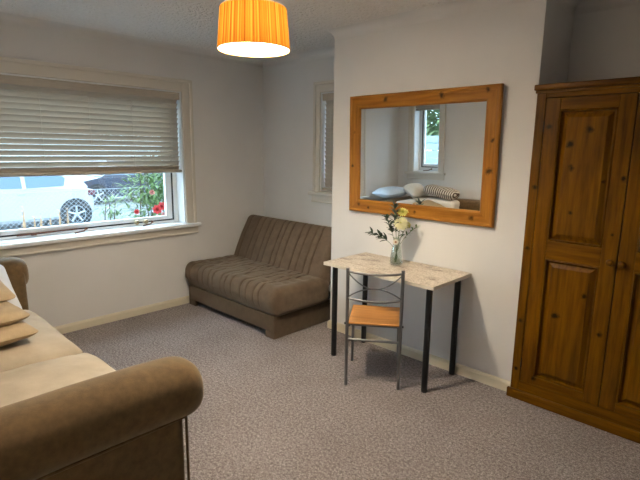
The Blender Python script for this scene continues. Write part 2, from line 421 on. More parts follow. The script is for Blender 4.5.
def blind(n, rect, zb, pitch, tilt, label, sw=.05, stack=0):
    u0, u1, z0, z1 = rect; F = FR[n]; u0 += .016; u1 -= .016; z1 -= .013
    t = thing('venetian_blind', label, 'blind', F @ V(((u0+u1)/2, .04, zb)), group='venetian blinds')
    def fin(name, bm, m, parent=t, smooth=False):
        xf(bm, F); return obj(name, bm, m, parent, smooth)
    bm = BM(); box(bm, (u0, .002, z1-.065), (u1, .014, z1), .004); box(bm, (u0, -.002, z1-.012), (u1, .014, z1-.002), .003); fin('valance', bm, M['blind'])
    bm = BM(); box(bm, (u0+.005, .018, z1-.05), (u1-.005, .07, z1-.005), .002); fin('headrail', bm, M['blind'])
    bm = BM(); z = z1-.075
    def slat(zc, tl, wc):
        c, s = math.cos(tl), math.sin(tl); prof = []
        for k in range(7):
            a = -1+2*k/6; prof.append((a*sw/2, .004*(1-a*a)))
        pts = [(x, y+.0012) for x, y in prof]+[(x, y-.0012) for x, y in reversed(prof)]
        # room-side edge (negative w) sits high
        P = [(wc+x*c+y*s, zc-x*s+y*c) for x, y in pts]
        A = [bm.verts.new((u0+.006, a, b)) for a, b in P]; B = [bm.verts.new((u1-.006, a, b)) for a, b in P]
        m = len(P)
        for i in range(m): bm.faces.new((A[i], A[(i+1) % m], B[(i+1) % m], B[i]))
        bm.faces.new(A); bm.faces.new(B)
    if stack:
        for k in range(stack): slat(zb+.03+k*.0065, 0, .045)
    else:
        while z > zb+.035:
            slat(z, math.radians(tilt), .045); z -= pitch
    fin('slats', bm, M['blind'], smooth=True)
    bm = BM(); box(bm, (u0-.004, .012, zb), (u1+.004, .075, zb+.028), .008, 3); r = fin('bottom_rail', bm, M['blind'], smooth=True)
    cnt = max(2, int((u1-u0)/.38))
    if not stack:
        for k in range(cnt+1):
            u = u0+.10+(u1-u0-.2)*k/cnt; bm = BM()
            tube(bm, [(u, .016, z1-.06), (u, .012, zb+.02)], .0016, 5); tube(bm, [(u, .074, z1-.06), (u, .077, zb+.02)], .0016, 5)
            fin('ladder_cord', bm, M['blind'])
            bm = BM(); lathe(bm, [(0, 0), (.010, .001), (.010, .006), (0, .008)], (u, .014, zb+.013), 10, (0, -1, 0)); fin('rail_plug', bm, M['blind'], r, True)
    return t
blind(1, W1, 1.322, .0445, 58, 'wide beige venetian blind half lowered over the street window')
blind(2, W2, 1.155, .0445, 66, 'narrow venetian blind fully lowered in the sofa bed alcove')
blind(3, W3, 1.985, .0445, 0, 'small venetian blind drawn up, seen reflected in the pine mirror', stack=5)

# ------------------------------------------------------------------ pendant lamp
def pendant():
    cx, cy, zb, zt = -1.918, 1.522, 2.022, 2.205
    t = thing('pendant_lamp', 'ceiling lamp with a lit amber pleated drum shade', 'lamp', (cx, cy, zb))
    def fabric():
        m, nt, b, out = nodes('amber_string_fabric'); nt.nodes.remove(b)
        tc = N(nt, 'TexCoord'); sx = N(nt, 'SeparateXYZ'); nt.links.new(tc.outputs['Object'], sx.inputs[0])
        at = N(nt, 'Math', operation='ARCTAN2'); nt.links.new(sx.outputs[1], at.inputs[0]); nt.links.new(sx.outputs[0], at.inputs[1])
        nn = N(nt, 'TexNoise', noise_dimensions='1D'); nn.inputs['Scale'].default_value = 17; nn.inputs['Detail'].default_value = 1.5
        nt.links.new(at.outputs[0], nn.inputs['W']); f = nn.outputs[0]
        col = ramp(nt, f, [(.34, (.33, .105, .010)), (.5, (.54, .225, .022)), (.64, (.70, .36, .055))])
        d = N(nt, 'BsdfDiffuse'); tr = N(nt, 'BsdfTranslucent'); mx = N(nt, 'MixShader'); mx.inputs[0].default_value = .25
        nt.links.new(col, d.inputs[0]); nt.links.new(col, tr.inputs[0]); nt.links.new(d.outputs[0], mx.inputs[1]); nt.links.new(tr.outputs[0], mx.inputs[2]); nt.links.new(mx.outputs[0], out.inputs[0])
        return m
    def lining():
        m, nt, b, out = nodes('white_shade_lining'); nt.nodes.remove(b)
        d = N(nt, 'BsdfDiffuse'); d.inputs[0].default_value = (.85, .84, .80, 1); tr = N(nt, 'BsdfTransparent'); mx = N(nt, 'MixShader'); mx.inputs[0].default_value = .045
        nt.links.new(d.outputs[0], mx.inputs[1]); nt.links.new(tr.outputs[0], mx.inputs[2]); nt.links.new(mx.outputs[0], out.inputs[0]); return m
    def diff():
        m, nt, b, out = nodes('frosted_diffuser'); nt.nodes.remove(b)
        d = N(nt, 'BsdfTranslucent'); d.inputs[0].default_value = (.95, .94, .90, 1); tr = N(nt, 'BsdfTransparent'); mx = N(nt, 'MixShader'); mx.inputs[0].default_value = .66
        nt.links.new(d.outputs[0], mx.inputs[1]); nt.links.new(tr.outputs[0], mx.inputs[2]); nt.links.new(mx.outputs[0], out.inputs[0]); return m
    bm = BM(); n = 360; R0, R1 = .172, .156; rows = []
    for k in range(2):
        R = (R0, R1)[k]; z = (zb, zt)[k]
        rows.append([bm.verts.new((cx+(R+.0022*abs(math.sin(j*PI/4)))*math.cos(2*PI*j/n), cy+(R+.0022*abs(math.sin(j*PI/4)))*math.sin(2*PI*j/n), z)) for j in range(n)])
    for j in range(n): bm.faces.new((rows[0][j], rows[0][(j+1) % n], rows[1][(j+1) % n], rows[1][j]))
    sh = obj('lamp_shade', bm, fabric(), t)
    for z, R in ((zb, R0), (zt, R1)):
        bm = BM(); tube(bm, [(cx+R*math.cos(a*PI/32), cy+R*math.sin(a*PI/32), z) for a in range(64)], .0028, 6, True)
        obj('shade_rim', bm, simple('amber_rim', (.75, .42, .12), .7), sh, True)
    bm = BM(); rows = []
    for R, z in ((R0-.004, zb+.002), (R1-.004, zt-.002)): rows.append([bm.verts.new((cx+R*math.cos(2*PI*j/64), cy+R*math.sin(2*PI*j/64), z)) for j in range(64)])
    for j in range(64): bm.faces.new((rows[0][j], rows[0][(j+1) % 64], rows[1][(j+1) % 64], rows[1][j]))
    obj('shade_lining', bm, lining(), sh, 'all')
    bm = BM(); lathe(bm, [(0, 0), (R0-.006, 0), (R0-.006, .002), (0, .002)], (cx, cy, zb+.003), 64); obj('diffuser', bm, diff(), t)
    bm = BM()
    for k in range(3):
        a = k*2*PI/3+.4; tube(bm, [(cx+.02*math.cos(a), cy+.02*math.sin(a), zt-.012), (cx+(R1-.003)*math.cos(a), cy+(R1-.003)*math.sin(a), zt-.003)], .0018, 6)
    obj('shade_spider', bm, M['white_plastic'], t)
    bm = BM(); lathe(bm, [(0, .07), (.012, .07), (.018, .05), (.019, .0), (.015, -.012), (0, -.012)], (cx, cy, zt-.045), 20); obj('lamp_holder', bm, M['white_plastic'], t, True)
    bm = BM(); tube(bm, [(cx, cy, zt+.02), (cx, cy, ZC-.03)], .0035, 8); obj('cord', bm, M['white_plastic'], t)
    bm = BM(); lathe(bm, [(0, 0), (.02, 0), (.045, .018), (.05, .034), (0, .034)], (cx, cy, ZC-.035), 24); obj('ceiling_rose', bm, M['white_plastic'], t, True)
    ld = bpy.data.lights.new('bulb', 'POINT'); ld.energy = LAMP_W; ld.color = (1, .865, .68); ld.shadow_soft_size = .045
    lo = bpy.data.objects.new('bulb', ld); COL.objects.link(lo); lo.parent = t; lo.location = (0, 0, .085)
pendant()

# ------------------------------------------------------------------ wall mirror
def mirror():
    x0, x1, z0, z1 = -2.505, -1.297, 1.074, .0
    Wd, Ht, fw, dp = 1.208, .889, .099, .030
    t = thing('wall_mirror', 'large rectangular wall mirror in a knotty orange pine frame', 'mirror', (x0, YC-.004, z0), world=False)
    t.rotation_euler = (math.radians(1.3), 0, 0)        # top hangs a little forward of the wall
    kn = [(.34, -.03, .845, .016), (.80, -.03, .850, .017), (1.16, -.03, .36, .018), (.10, -.03, .06, .012), (.20, -.03, .04, .009), (.62, -.03, .05, .011), (1.06, -.03, .05, .013), (.035, -.03, .36, .010), (.05, -.03, .62, .009), (1.17, -.03, .55, .011), (1.12, -.03, .86, .012)]
    wx = wood('honey_pine_horizontal', (.38, .165, .025), (.18, .064, .008), 'x', kn, .35)
    wz = wood('honey_pine_vertical', (.38, .165, .025), (.18, .064, .008), 'z', kn, .35)
    prof = [(0, 0), (0, dp*.8), (.006, dp), (.018, dp), (.024, dp*.85), (.076, dp*.8), (.085, dp*.85), (.092, dp*.7), (fw, dp*.35), (fw, 0)]
    cs = [(0, 0), (Wd, 0), (Wd, Ht), (0, Ht)]; inn = [(1, 1), (-1, 1), (-1, -1), (1, -1)]
    for i, nm in enumerate(('frame_rail', 'frame_stile', 'frame_rail', 'frame_stile')):
        bm = BM(); j = (i+1) % 4
        A = [bm.verts.new((cs[i][0]+inn[i][0]*o, -d, cs[i][1]+inn[i][1]*o)) for o, d in prof]
        B = [bm.verts.new((cs[j][0]+inn[j][0]*o, -d, cs[j][1]+inn[j][1]*o)) for o, d in prof]
        m = len(prof)
        for k in range(m): bm.faces.new((A[k], A[(k+1) % m], B[(k+1) % m], B[k]))
        bm.faces.new(A); bm.faces.new(B)
        obj(nm, bm, wx if i % 2 == 0 else wz, t)
    m, nt, b, out = nodes('silvered_mirror'); b.inputs['Metallic'].default_value = 1; b.inputs['Roughness'].default_value = 0.0
    b.inputs['Base Color'].default_value = (.86, .88, .88, 1)
    bm = BM(); box(bm, (fw-.008, -.008, fw-.008), (Wd-fw+.008, -.004, Ht-fw+.008)); obj('mirror_glass', bm, m, t)
mirror()

# ------------------------------------------------------------------ table
def table():
    x0, x1, y0, y1, zt = -2.340, -1.424, 2.478, 2.968, .748
    t = thing('side_table', 'small rectangular table with a speckled cream top on four black legs', 'table', ((x0+x1)/2, (y0+y1)/2, 0))
    bm = BM(); box(bm, (x0, y0, zt-.024), (x1, y1, zt), .002)
    bm.normal_update()
    for f in bm.faces: f.material_index = 0 if f.normal.z > .9 else 1
    obj('tabletop', bm, [M['worktop'], M['worktop_edge']], t)
    for x in (-2.306, -1.504):
        for y in (2.571, 2.936):
            bm = BM(); lathe(bm, [(0, .0), (.019, .0), (.0205, .01), (.0205, zt-.045), (0, zt-.045)], (x, y, 0), 16); leg = obj('leg', bm, M['black_leg'], t, True)
            bm = BM(); lathe(bm, [(0, 0), (.022, 0), (.030, .014), (.030, .0195), (0, .0195)], (x, y, zt-.045), 16); obj('leg_mount', bm, M['black_leg'], leg, True)
    return zt
TZ = table()

# ------------------------------------------------------------------ chair (local frame: +y is the way it faces)
def chair():
    t = thing('dining_chair', 'metal framed chair with an orange wooden seat and curved wire back', 'chair', (-1.787, 2.3765, 0), math.radians(34.5), world=False)
    w_ = .174; r = .0112
    for s in (-1, 1):
        bm = BM(); tube(bm, [(s*w_, 0, 0), (s*w_, .0, .43), (s*w_, -.012, .62), (s*w_, -.028, .815)], r, 12)
        lathe(bm, [(0, .0), (.009, 0), (.0115, -.004), (.0115, .0)], (s*w_, -.028, .815), 12)
        obj('back_leg', bm, M['metal'], t, True)
        bm = BM(); tube(bm, [(s*(w_-.004), .385, 0), (s*(w_-.012), .345, .415), (s*(w_-.012), .33, .424), (s*(w_-.012), .0, .424)], r*.92, 12)
        obj('front_leg', bm, M['metal'], t, True)
    # seat: gently dished wooden panel
    def sf(p, u):
        p.z -= .008*(1-u.x*u.x)*(1-u.y*u.y) if u.z > 0 else 0
        p.x *= 1+.02*u.y
        return p
    bm = BM(); softbox(bm, (-.168, -.008, .434), (.168, .365, .448), .006, (10, 10, 1), sf); obj('seat', bm, M['beech'], t, True)
    bm = BM(); tube(bm, [(-w_, .002, .325), (w_, .002, .325)], .0085, 10); obj('stretcher', bm, M['metal'], t, True)
    bm = BM(); tube(bm, [(-w_+.01, .374, .17), (w_-.01, .374, .17)], .0075, 10) if False else tube(bm, [(-w_+.012, .02, .424), (w_-.012, .02, .424)], .008, 10); obj('seat_rail', bm, M['metal'], t, True)
    def yb(z): return -.012-.016*(z-.62)/.195
    def arc(za, zm, k=21): return [(-w_+2*w_*i/(k-1), yb(za)-.020*(1-(2*i/(k-1)-1)**2), za+(zm-za)*(1-abs(2*i/(k-1)-1)**2.0)) for i in range(k)]
    bm = BM(); tube(bm, arc(.795, .783), .0075, 10); obj('top_rail', bm, M['metal'], t, True)
    bm = BM(); tube(bm, arc(.615, .600), .0075, 10); obj('lower_rail', bm, M['metal'], t, True)
    bm = BM(); tube(bm, arc(.790, .690), .0045, 8); obj('back_wire', bm, M['metal'], t, True)
    bm = BM(); tube(bm, arc(.618, .688), .0045, 8); obj('back_wire', bm, M['metal'], t, True)
    for s in (-1, 1):
        bm = BM(); lathe(bm, [(0, 0), (.008, 0), (.008, .008), (0, .01)], (s*(w_+.009), 0, .436), 10, (s, 0, 0)); obj('bolt', bm, M['black'], t, True)
chair()

# ------------------------------------------------------------------ vase and flowers
VX, VY = -1.925, 2.800
def vase():
    t = thing('bud_vase', 'clear glass flower vase with a round cream tag on the speckled table', 'vase', (VX, VY, TZ))
    bm = BM()
    pr = [(0, 0), (.040, 0), (.044, .004), (.045, .02), (.042, .05), (.034, .09), (.026, .125), (.024, .145), (.027, .160), (.031, .166), (.029, .166), (.0225, .145), (.0245, .125), (.0325, .09), (.040, .05), (.042, .02), (.038, .009), (0, .009)]
    pr = [(r_, z_*1.18) for r_, z_ in pr]; lathe(bm, pr, (VX, VY, TZ+.0005), 32); obj('vase_body', bm, M['vase'], t, 'all')
    ax = V((VX, VY, 0)); ax = -ax.normalized(); c = V((VX, VY, TZ+.170))+ax*.031+V((-.72, -.69, 0))*.008
    bm = BM(); lathe(bm, [(0, 0), (.019, 0), (.020, .002), (.019, .0045), (0, .005)], c, 24, ax); md = obj('tag', bm, M['medallion'], t, True); md['label'] = 'round cream tag'
    bm = BM(); lathe(bm, [(0, .005), (.008, .005), (.007, .007), (0, .008)], c, 16, ax); obj('tag_centre', bm, M['medallion_eye'], md, True)
    bm = BM(); tube(bm, [V((VX, VY, TZ+.173))+V((math.cos(a*PI/12), math.sin(a*PI/12), 0))*.0262 for a in range(24)], .0012, 5, True); obj('string', bm, M['medallion'], t)
vase()
RV = V((.7215, .6925, 0)); FV = V((-.6925, .7215, 0))       # sideways and away as seen along the room's diagonal
def leafmesh(bm, base, d, L, W, up=V((0, 0, 1)), bend=.3):
    d = d.normalized(); s = d.cross(up)
    s = s.normalized() if s.length > 1e-3 else V((1, 0, 0)); n = s.cross(d)
    pts = []
    for k in range(6):
        tt = k/5; wd = W*math.sin(PI*min(1, tt*.92+.04))**.8*.5; c = base+d*L*tt-n*bend*L*tt*tt
        pts.append((bm.verts.new(c-s*wd+n*wd*.25), bm.verts.new(c), bm.verts.new(c+s*wd+n*wd*.25)))
    for a, b in zip(pts, pts[1:]):
        bm.faces.new((a[0], a[1], b[1], b[0])); bm.faces.new((a[1], a[2], b[2], b[1]))
def stem_path(end, k=9):
    a = V((VX, VY, TZ+.014)); side = end-a; a = a-V((side.x, side.y, 0))*.12
    m = V((VX, VY, TZ+.18))+V((side.x, side.y, 0))*.06
    return [a*(1-q)**2+m*2*q*(1-q)+end*q*q for q in [i/(k-1) for i in range(k)]]
def bloom_flower(label, s, f, z, r, mp, face):
    end = V((VX, VY, 0))+RV*s+FV*f+V((0, 0, z))
    t = thing('chrysanthemum', label, 'flower', (VX, VY, TZ+.01), group='flowers in the glass vase')
    p = stem_path(end); bm = BM(); tube(bm, p, .0022, 6); obj('stem', bm, M['green_stem'], t, True)
    ax = face.normalized(); q = ax.to_track_quat('Z', 'Y').to_matrix(); bm = BM()
    for ring, (n, L, el) in enumerate(((18, 1, .12), (16, .86, .45), (13, .68, .8), (9, .48, 1.1))):
        for k in range(n):
            a = 2*PI*(k+.5*(ring % 2))/n+random.uniform(-.08, .08); e = el+random.uniform(-.12, .12)
            d = q @ V((math.cos(a)*math.cos(e), math.sin(a)*math.cos(e), math.sin(e)))
            leafmesh(bm, end+ax*.003*ring, d, r*L*random.uniform(.9, 1.08), r*.36, ax, .12)
    b = obj('petals', bm, mp, t, 'all', recalc=False)
    bm = BM(); lathe(bm, [(0, -.006), (r*.28, -.002), (r*.32, .008), (r*.2, .016), (0, .018)], end, 14, ax); obj('flower_centre', bm, M['flower_eye'], t, True)
    bm = BM()
    for k in range(3):
        i = 4+k; d = RV*random.choice((-1, 1))*random.uniform(.5, 1)+FV*random.uniform(-.6, .6)+V((0, 0, .7)); leafmesh(bm, p[i+1], d, .045, .018)
    obj('leaves', bm, M['leaf_dark'], t, recalc=False)
bloom_flower('largest cream flower facing the room low in the glass vase', .022, -.01, TZ+.300, .056, M['petal_cream'], V((.45, -.75, .5)))
bloom_flower('smaller yellow flower held highest above the glass vase', .035, .015, TZ+.375, .042, M['petal_yellow'], V((.2, -.5, .8)))
bloom_flower('small yellow-green flower leaning to the right of the vase', .075, .02, TZ+.285, .026, M['petal_yellow'], V((.8, -.3, .4)))
def sprig(name, label, s, f, z, mat, L, n, lw, buds=True):
    end = V((VX, VY, 0))+RV*s+FV*f+V((0, 0, z))
    t = thing(name, label, 'flower', (VX, VY, TZ+.01), group='flowers in the glass vase')
    p = stem_path(end, 14); bm = BM(); tube(bm, p, .0016, 6); obj('stem', bm, M['green_stem'], t, True)
    bm = BM(); d0 = (p[-1]-p[-3]).normalized()
    for k in range(n):
        i = len(p)-1-int(k/n*5.5); a = k*2.4; sd = RV*math.cos(a)+FV*math.sin(a)
        leafmesh(bm, p[i]+d0*random.uniform(-.008, .008), d0*.8+sd*.7+V((0, 0, .1)), L*random.uniform(.8, 1.2), lw)
    leafmesh(bm, p[-1], d0, L, lw)
    obj('leaves', bm, mat, t, recalc=False)
    if buds:
        bm = BM()
        for k in range(9):
            c = p[-1-k % 5]+V((random.uniform(-1, 1), random.uniform(-1, 1), random.uniform(-1, 1)))*.012
            lathe(bm, [(0, -.006), (.005, -.002), (.005, .003), (0, .007)], c, 8, (random.uniform(-1, 1), random.uniform(-1, 1), 1))
        obj('buds', bm, M['sprig_purple'], t, True)
sprig('leafy_sprig', 'dark leafy sprig drooping far out to the left of the vase', -.175, -.01, TZ+.225, M['leaf_dark'], .055, 22, .024, False)
sprig('leafy_sprig', 'dark sprig pointing left just above the vase neck', -.075, 0, TZ+.325, M['leaf_dark'], .050, 18, .026, False)
sprig('leafy_sprig', 'grey-green upright sprig standing behind the cream flower', -.02, .02, TZ+.40, simple('grey_green_leaf', (.085, .115, .10), .6, var=.2), .060, 26, .024, False)
sprig('leafy_sprig', 'thin green sprig arching out to the right of the vase', .13, .0, TZ+.27, M['green_stem'], .036, 12, .012, False)

# ------------------------------------------------------------------ sofa bed in the alcove
def sofa_bed():
    x0, x1, y0 = -4.165, -2.85, 2.435
    t = thing('sofa_bed', 'armless taupe brown sofa bed with stitched channels in the alcove', 'sofa', ((x0+x1)/2, 2.9, 0))
    bm = BM()
    box(bm, (x0, y0, .055), (x1, y0+.03, .20), .008); box(bm, (x0, y0, 0), (x0+.115, y0+.03, .07), .006); box(bm, (x1-.115, y0, 0), (x1, y0+.03, .07), .006)
    box(bm, (x0, y0+.02, 0), (x0+.03, 3.30, .20), .006); box(bm, (x1-.03, y0+.02, 0), (x1, 3.30, .20), .006); box(bm, (x0, 3.28, 0), (x1, 3.31, .20), .006)
    obj('base', bm, M['sofabed_base'], t, True)
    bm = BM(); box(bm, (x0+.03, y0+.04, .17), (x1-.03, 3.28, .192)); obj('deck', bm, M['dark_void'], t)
    xs = []; x = x0+.10; k = 0
    gaps = (.13, .085, .10, .075, .12, .07, .09)
    while x < x1-.06: xs.append(x); x += gaps[k % 7]; k += 1
    def groove(x, wd=.011): return max(math.exp(-((x-g)/wd)**2) for g in xs)
    def seat(p, u):
        top = max(0, u.z); q = p.copy()
        side = max(0., 1-abs(u.x)**8)
        g = groove(p.x, .0065)
        if u.z > -.4:
            edge = min(1, (1-abs(u.x))*6)
            q.z += .010*(1-u.y**4)*top+.016*max(0, -u.y)**2*top
            wr = nz((p.x*2.2, p.y*5, 0), 3.0, 3)*.013+nz((p.x*6, p.y*9, 0), 3, 8)*.004
            q.z += (wr-.019*g)*top*edge
            if u.y < -.8: q.y += (.010*g+nz((p.x*3, 0, p.z*4), 3, 5)*.006)
            if u.y < -.5: q.y -= .022*(1-(u.z-.1)**2)*(-u.y)
        return q
    bm = BM(); softbox(bm, (x0-.036, y0-.018, .193), (x1+.05, 3.08, .425), .065, (270, 30, 3), seat)
    obj('seat_mattress', bm, M['sofabed'], t, 'all')
    # backrest, leaning back
    Lb = .515; rot = Matrix.Translation(V((0, 2.955, .385))) @ Matrix.Rotation(math.radians(-27), 4, 'X')
    def back(p, u):
        q = p.copy(); g = groove(p.x, .0065)
        f = max(0, -u.y)
        edge = min(1, (1-abs(u.x))*6)
        q.y += (.019*g+nz((p.x*2, p.z*3, 0), 3, 11)*.007)*f*edge-.018*f*(1-u.z**2)
        if u.z > .6: q.z += -.006*g*edge
        return q
    bm = BM(); softbox(bm, (x0-.01, 0, -.02), (x1+.035, .155, Lb+.03), .06, (270, 3, 24), back, rot)
    obj('backrest', bm, M['sofabed'], t, 'all')
    for x in (x0+.2, x1-.2):
        bm = BM(); box(bm, (x-.03, 3.09, .19), (x+.03, 3.24, .42), .004); obj('hinge_bracket', bm, M['black'], t)
sofa_bed()

# ------------------------------------------------------------------ wardrobe
def wardrobe():
    x0, x1, y0, y1, zt = -1.085, -.077, 2.925, 3.425, 1.90
    t = thing('wardrobe', 'tall dark orange pine wardrobe with two panelled doors in the right recess', 'wardrobe', ((x0+x1)/2, (y0+y1)/2, 0))
    ox, oy = (x0+x1)/2, (y0+y1)/2
    def K(x, z, r): return (x-ox, y0-oy, z, r)
    kn = [K(-.79, 1.68, .016), K(-.88, 1.60, .014), K(-.86, 1.47, .013), K(-.69, 1.40, .010), K(-.60, 1.42, .013), K(-1.06, .98, .012), K(-1.06, .52, .011), K(-1.0, 1.70, .012), K(-.84, 1.22, .010), K(-.95, .17, .014), K(-.72, .75, .011), K(-.62, .55, .013), K(-.86, .60, .016), K(-.62, 1.12, .008), K(-.30, 1.5, .014), K(-.25, .7, .013), K(-1.05, 1.35, .011), K(-1.06, .20, .010)]
    L, D = (.155, .063, .0006), (.056, .019, .0003)
    wz = wood('stained_pine_vertical', L, D, 'z', kn, .38); wx = wood('stained_pine_horizontal', L, D, 'x', kn, .38)
    bm = BM()
    box(bm, (x0, y0+.022, .06), (x0+.02, y1, zt), .002); box(bm, (x1-.02, y0+.022, .06), (x1, y1, zt), .002); box(bm, (x0+.02, y1-.01, .06), (x1-.02, y1, zt))
    box(bm, (x0+.02, y0+.03, .09), (x1-.02, y1-.01, .11)); box(bm, (x0+.02, y0+.03, zt-.02), (x1-.02, y1-.01, zt))
    obj('carcass', bm, wz, t)
    bm = BM(); box(bm, (x0, y0, .06), (x0+.052, y0+.022, zt-.0), .003); obj('face_stile', bm, wz, t)
    bm = BM(); box(bm, (x1-.052, y0, .06), (x1, y0+.022, zt), .003); obj('face_stile', bm, wz, t)
    bm = BM(); box(bm, (x0+.052, y0, zt-.04), (x1-.052, y0+.022, zt), .002); obj('face_rail', bm, wx, t)
    bm = BM(); box(bm, (x0+.052, y0, .06), (x1-.052, y0+.022, .125), .002); obj('face_rail', bm, wx, t)
    bm = BM(); box(bm, (x0-.016, y0-.018, 0), (x1+.016, y0+.006, .062), .006, 3); box(bm, (x0, y0+.006, 0), (x0+.02, y1, .06), .002); box(bm, (x1-.02, y0+.006, 0), (x1, y1, .06), .002); obj('plinth', bm, wx, t, True)
    bm = BM(); box(bm, (x0-.012, y0-.024, zt+.001), (x1+.012, YC-.006, zt+.034), .006, 3); box(bm, (x0, YC-.01, zt+.001), (x1, y1, zt+.032), .003); box(bm, (x0-.006, y0-.012, zt-.014), (x1+.006, y0-.0005, zt+.001), .003); obj('cornice', bm, wx, t, True)
    mid = (x0+x1)/2; g = .0045
    for (a, b, sg) in ((x0+.052+g, mid-g/2, 1), (mid+g/2, x1-.052-g, -1)):
        z0, z1 = .128, zt-.043; st = .078; yf, yb = y0-.003, y0+.019
        bm = BM(); box(bm, (a, yf, z0), (a+st, yb, z1), .002); box(bm, (b-st, yf, z0), (b, yb, z1), .002)
        d = obj('door', bm, wz, t)
        zm0, zm1 = .935, 1.042
        for (c, e) in ((z0, z0+.05), (zm0, zm1), (z1-.065, z1)):
            bm = BM(); box(bm, (a+st, yf, c), (b-st, yb, e), .002); obj('door_rail', bm, wx, d)
        for (c, e) in ((z0+.05, zm0), (zm1, z1-.065)):
            # recessed panel: bead moulding round a raised field
            bm = BM(); A0, A1 = a+st, b-st
            rings = [((A0, A1, c, e), yf+.003), ((A0+.008, A1-.008, c+.008, e-.008), yf-.003), ((A0+.013, A1-.013, c+.013, e-.013), yf+.018), ((A0+.021, A1-.021, c+.021, e-.021), yf+.018), ((A0+.046, A1-.046, c+.046, e-.046), yf+.003), ((A0+.050, A1-.050, c+.050, e-.050), yf+.003)]
            prev = None
            for (q, y) in rings:
                cur = [bm.verts.new((q[0], y, q[2])), bm.verts.new((q[1], y, q[2])), bm.verts.new((q[1], y, q[3])), bm.verts.new((q[0], y, q[3]))]
                if prev:
                    for i in range(4): bm.faces.new((prev[i], prev[(i+1) % 4], cur[(i+1) % 4], cur[i]))
                prev = cur
            bm.faces.new(prev); bmesh.ops.recalc_face_normals(bm, faces=bm.faces[:])
            for f in bm.faces:
                pass
            fr = bm.faces[:]; 
            if sum(f.normal.y for f in fr) > 0: bmesh.ops.reverse_faces(bm, faces=fr)
            obj('door_panel', bm, wz, d, recalc=False)
        kx = b-.026 if sg > 0 else a+.026
        bm = BM(); lathe(bm, [(0, 0), (.012, 0), (.009, .006), (.008, .012), (.014, .017), (.0185, .026), (.016, .035), (.008, .040), (0, .041)], (kx, yf-.0005, .972), 20, (0, -1, 0)); obj('knob', bm, wx, d, True)
        if sg > 0:
            for z in (.25, 1.70):
                bm = BM(); tube(bm, [(a-.001, yf-.003, z-.03), (a-.001, yf-.003, z+.03)], .003, 8); obj('hinge', bm, M['black'], d, True)
wardrobe()

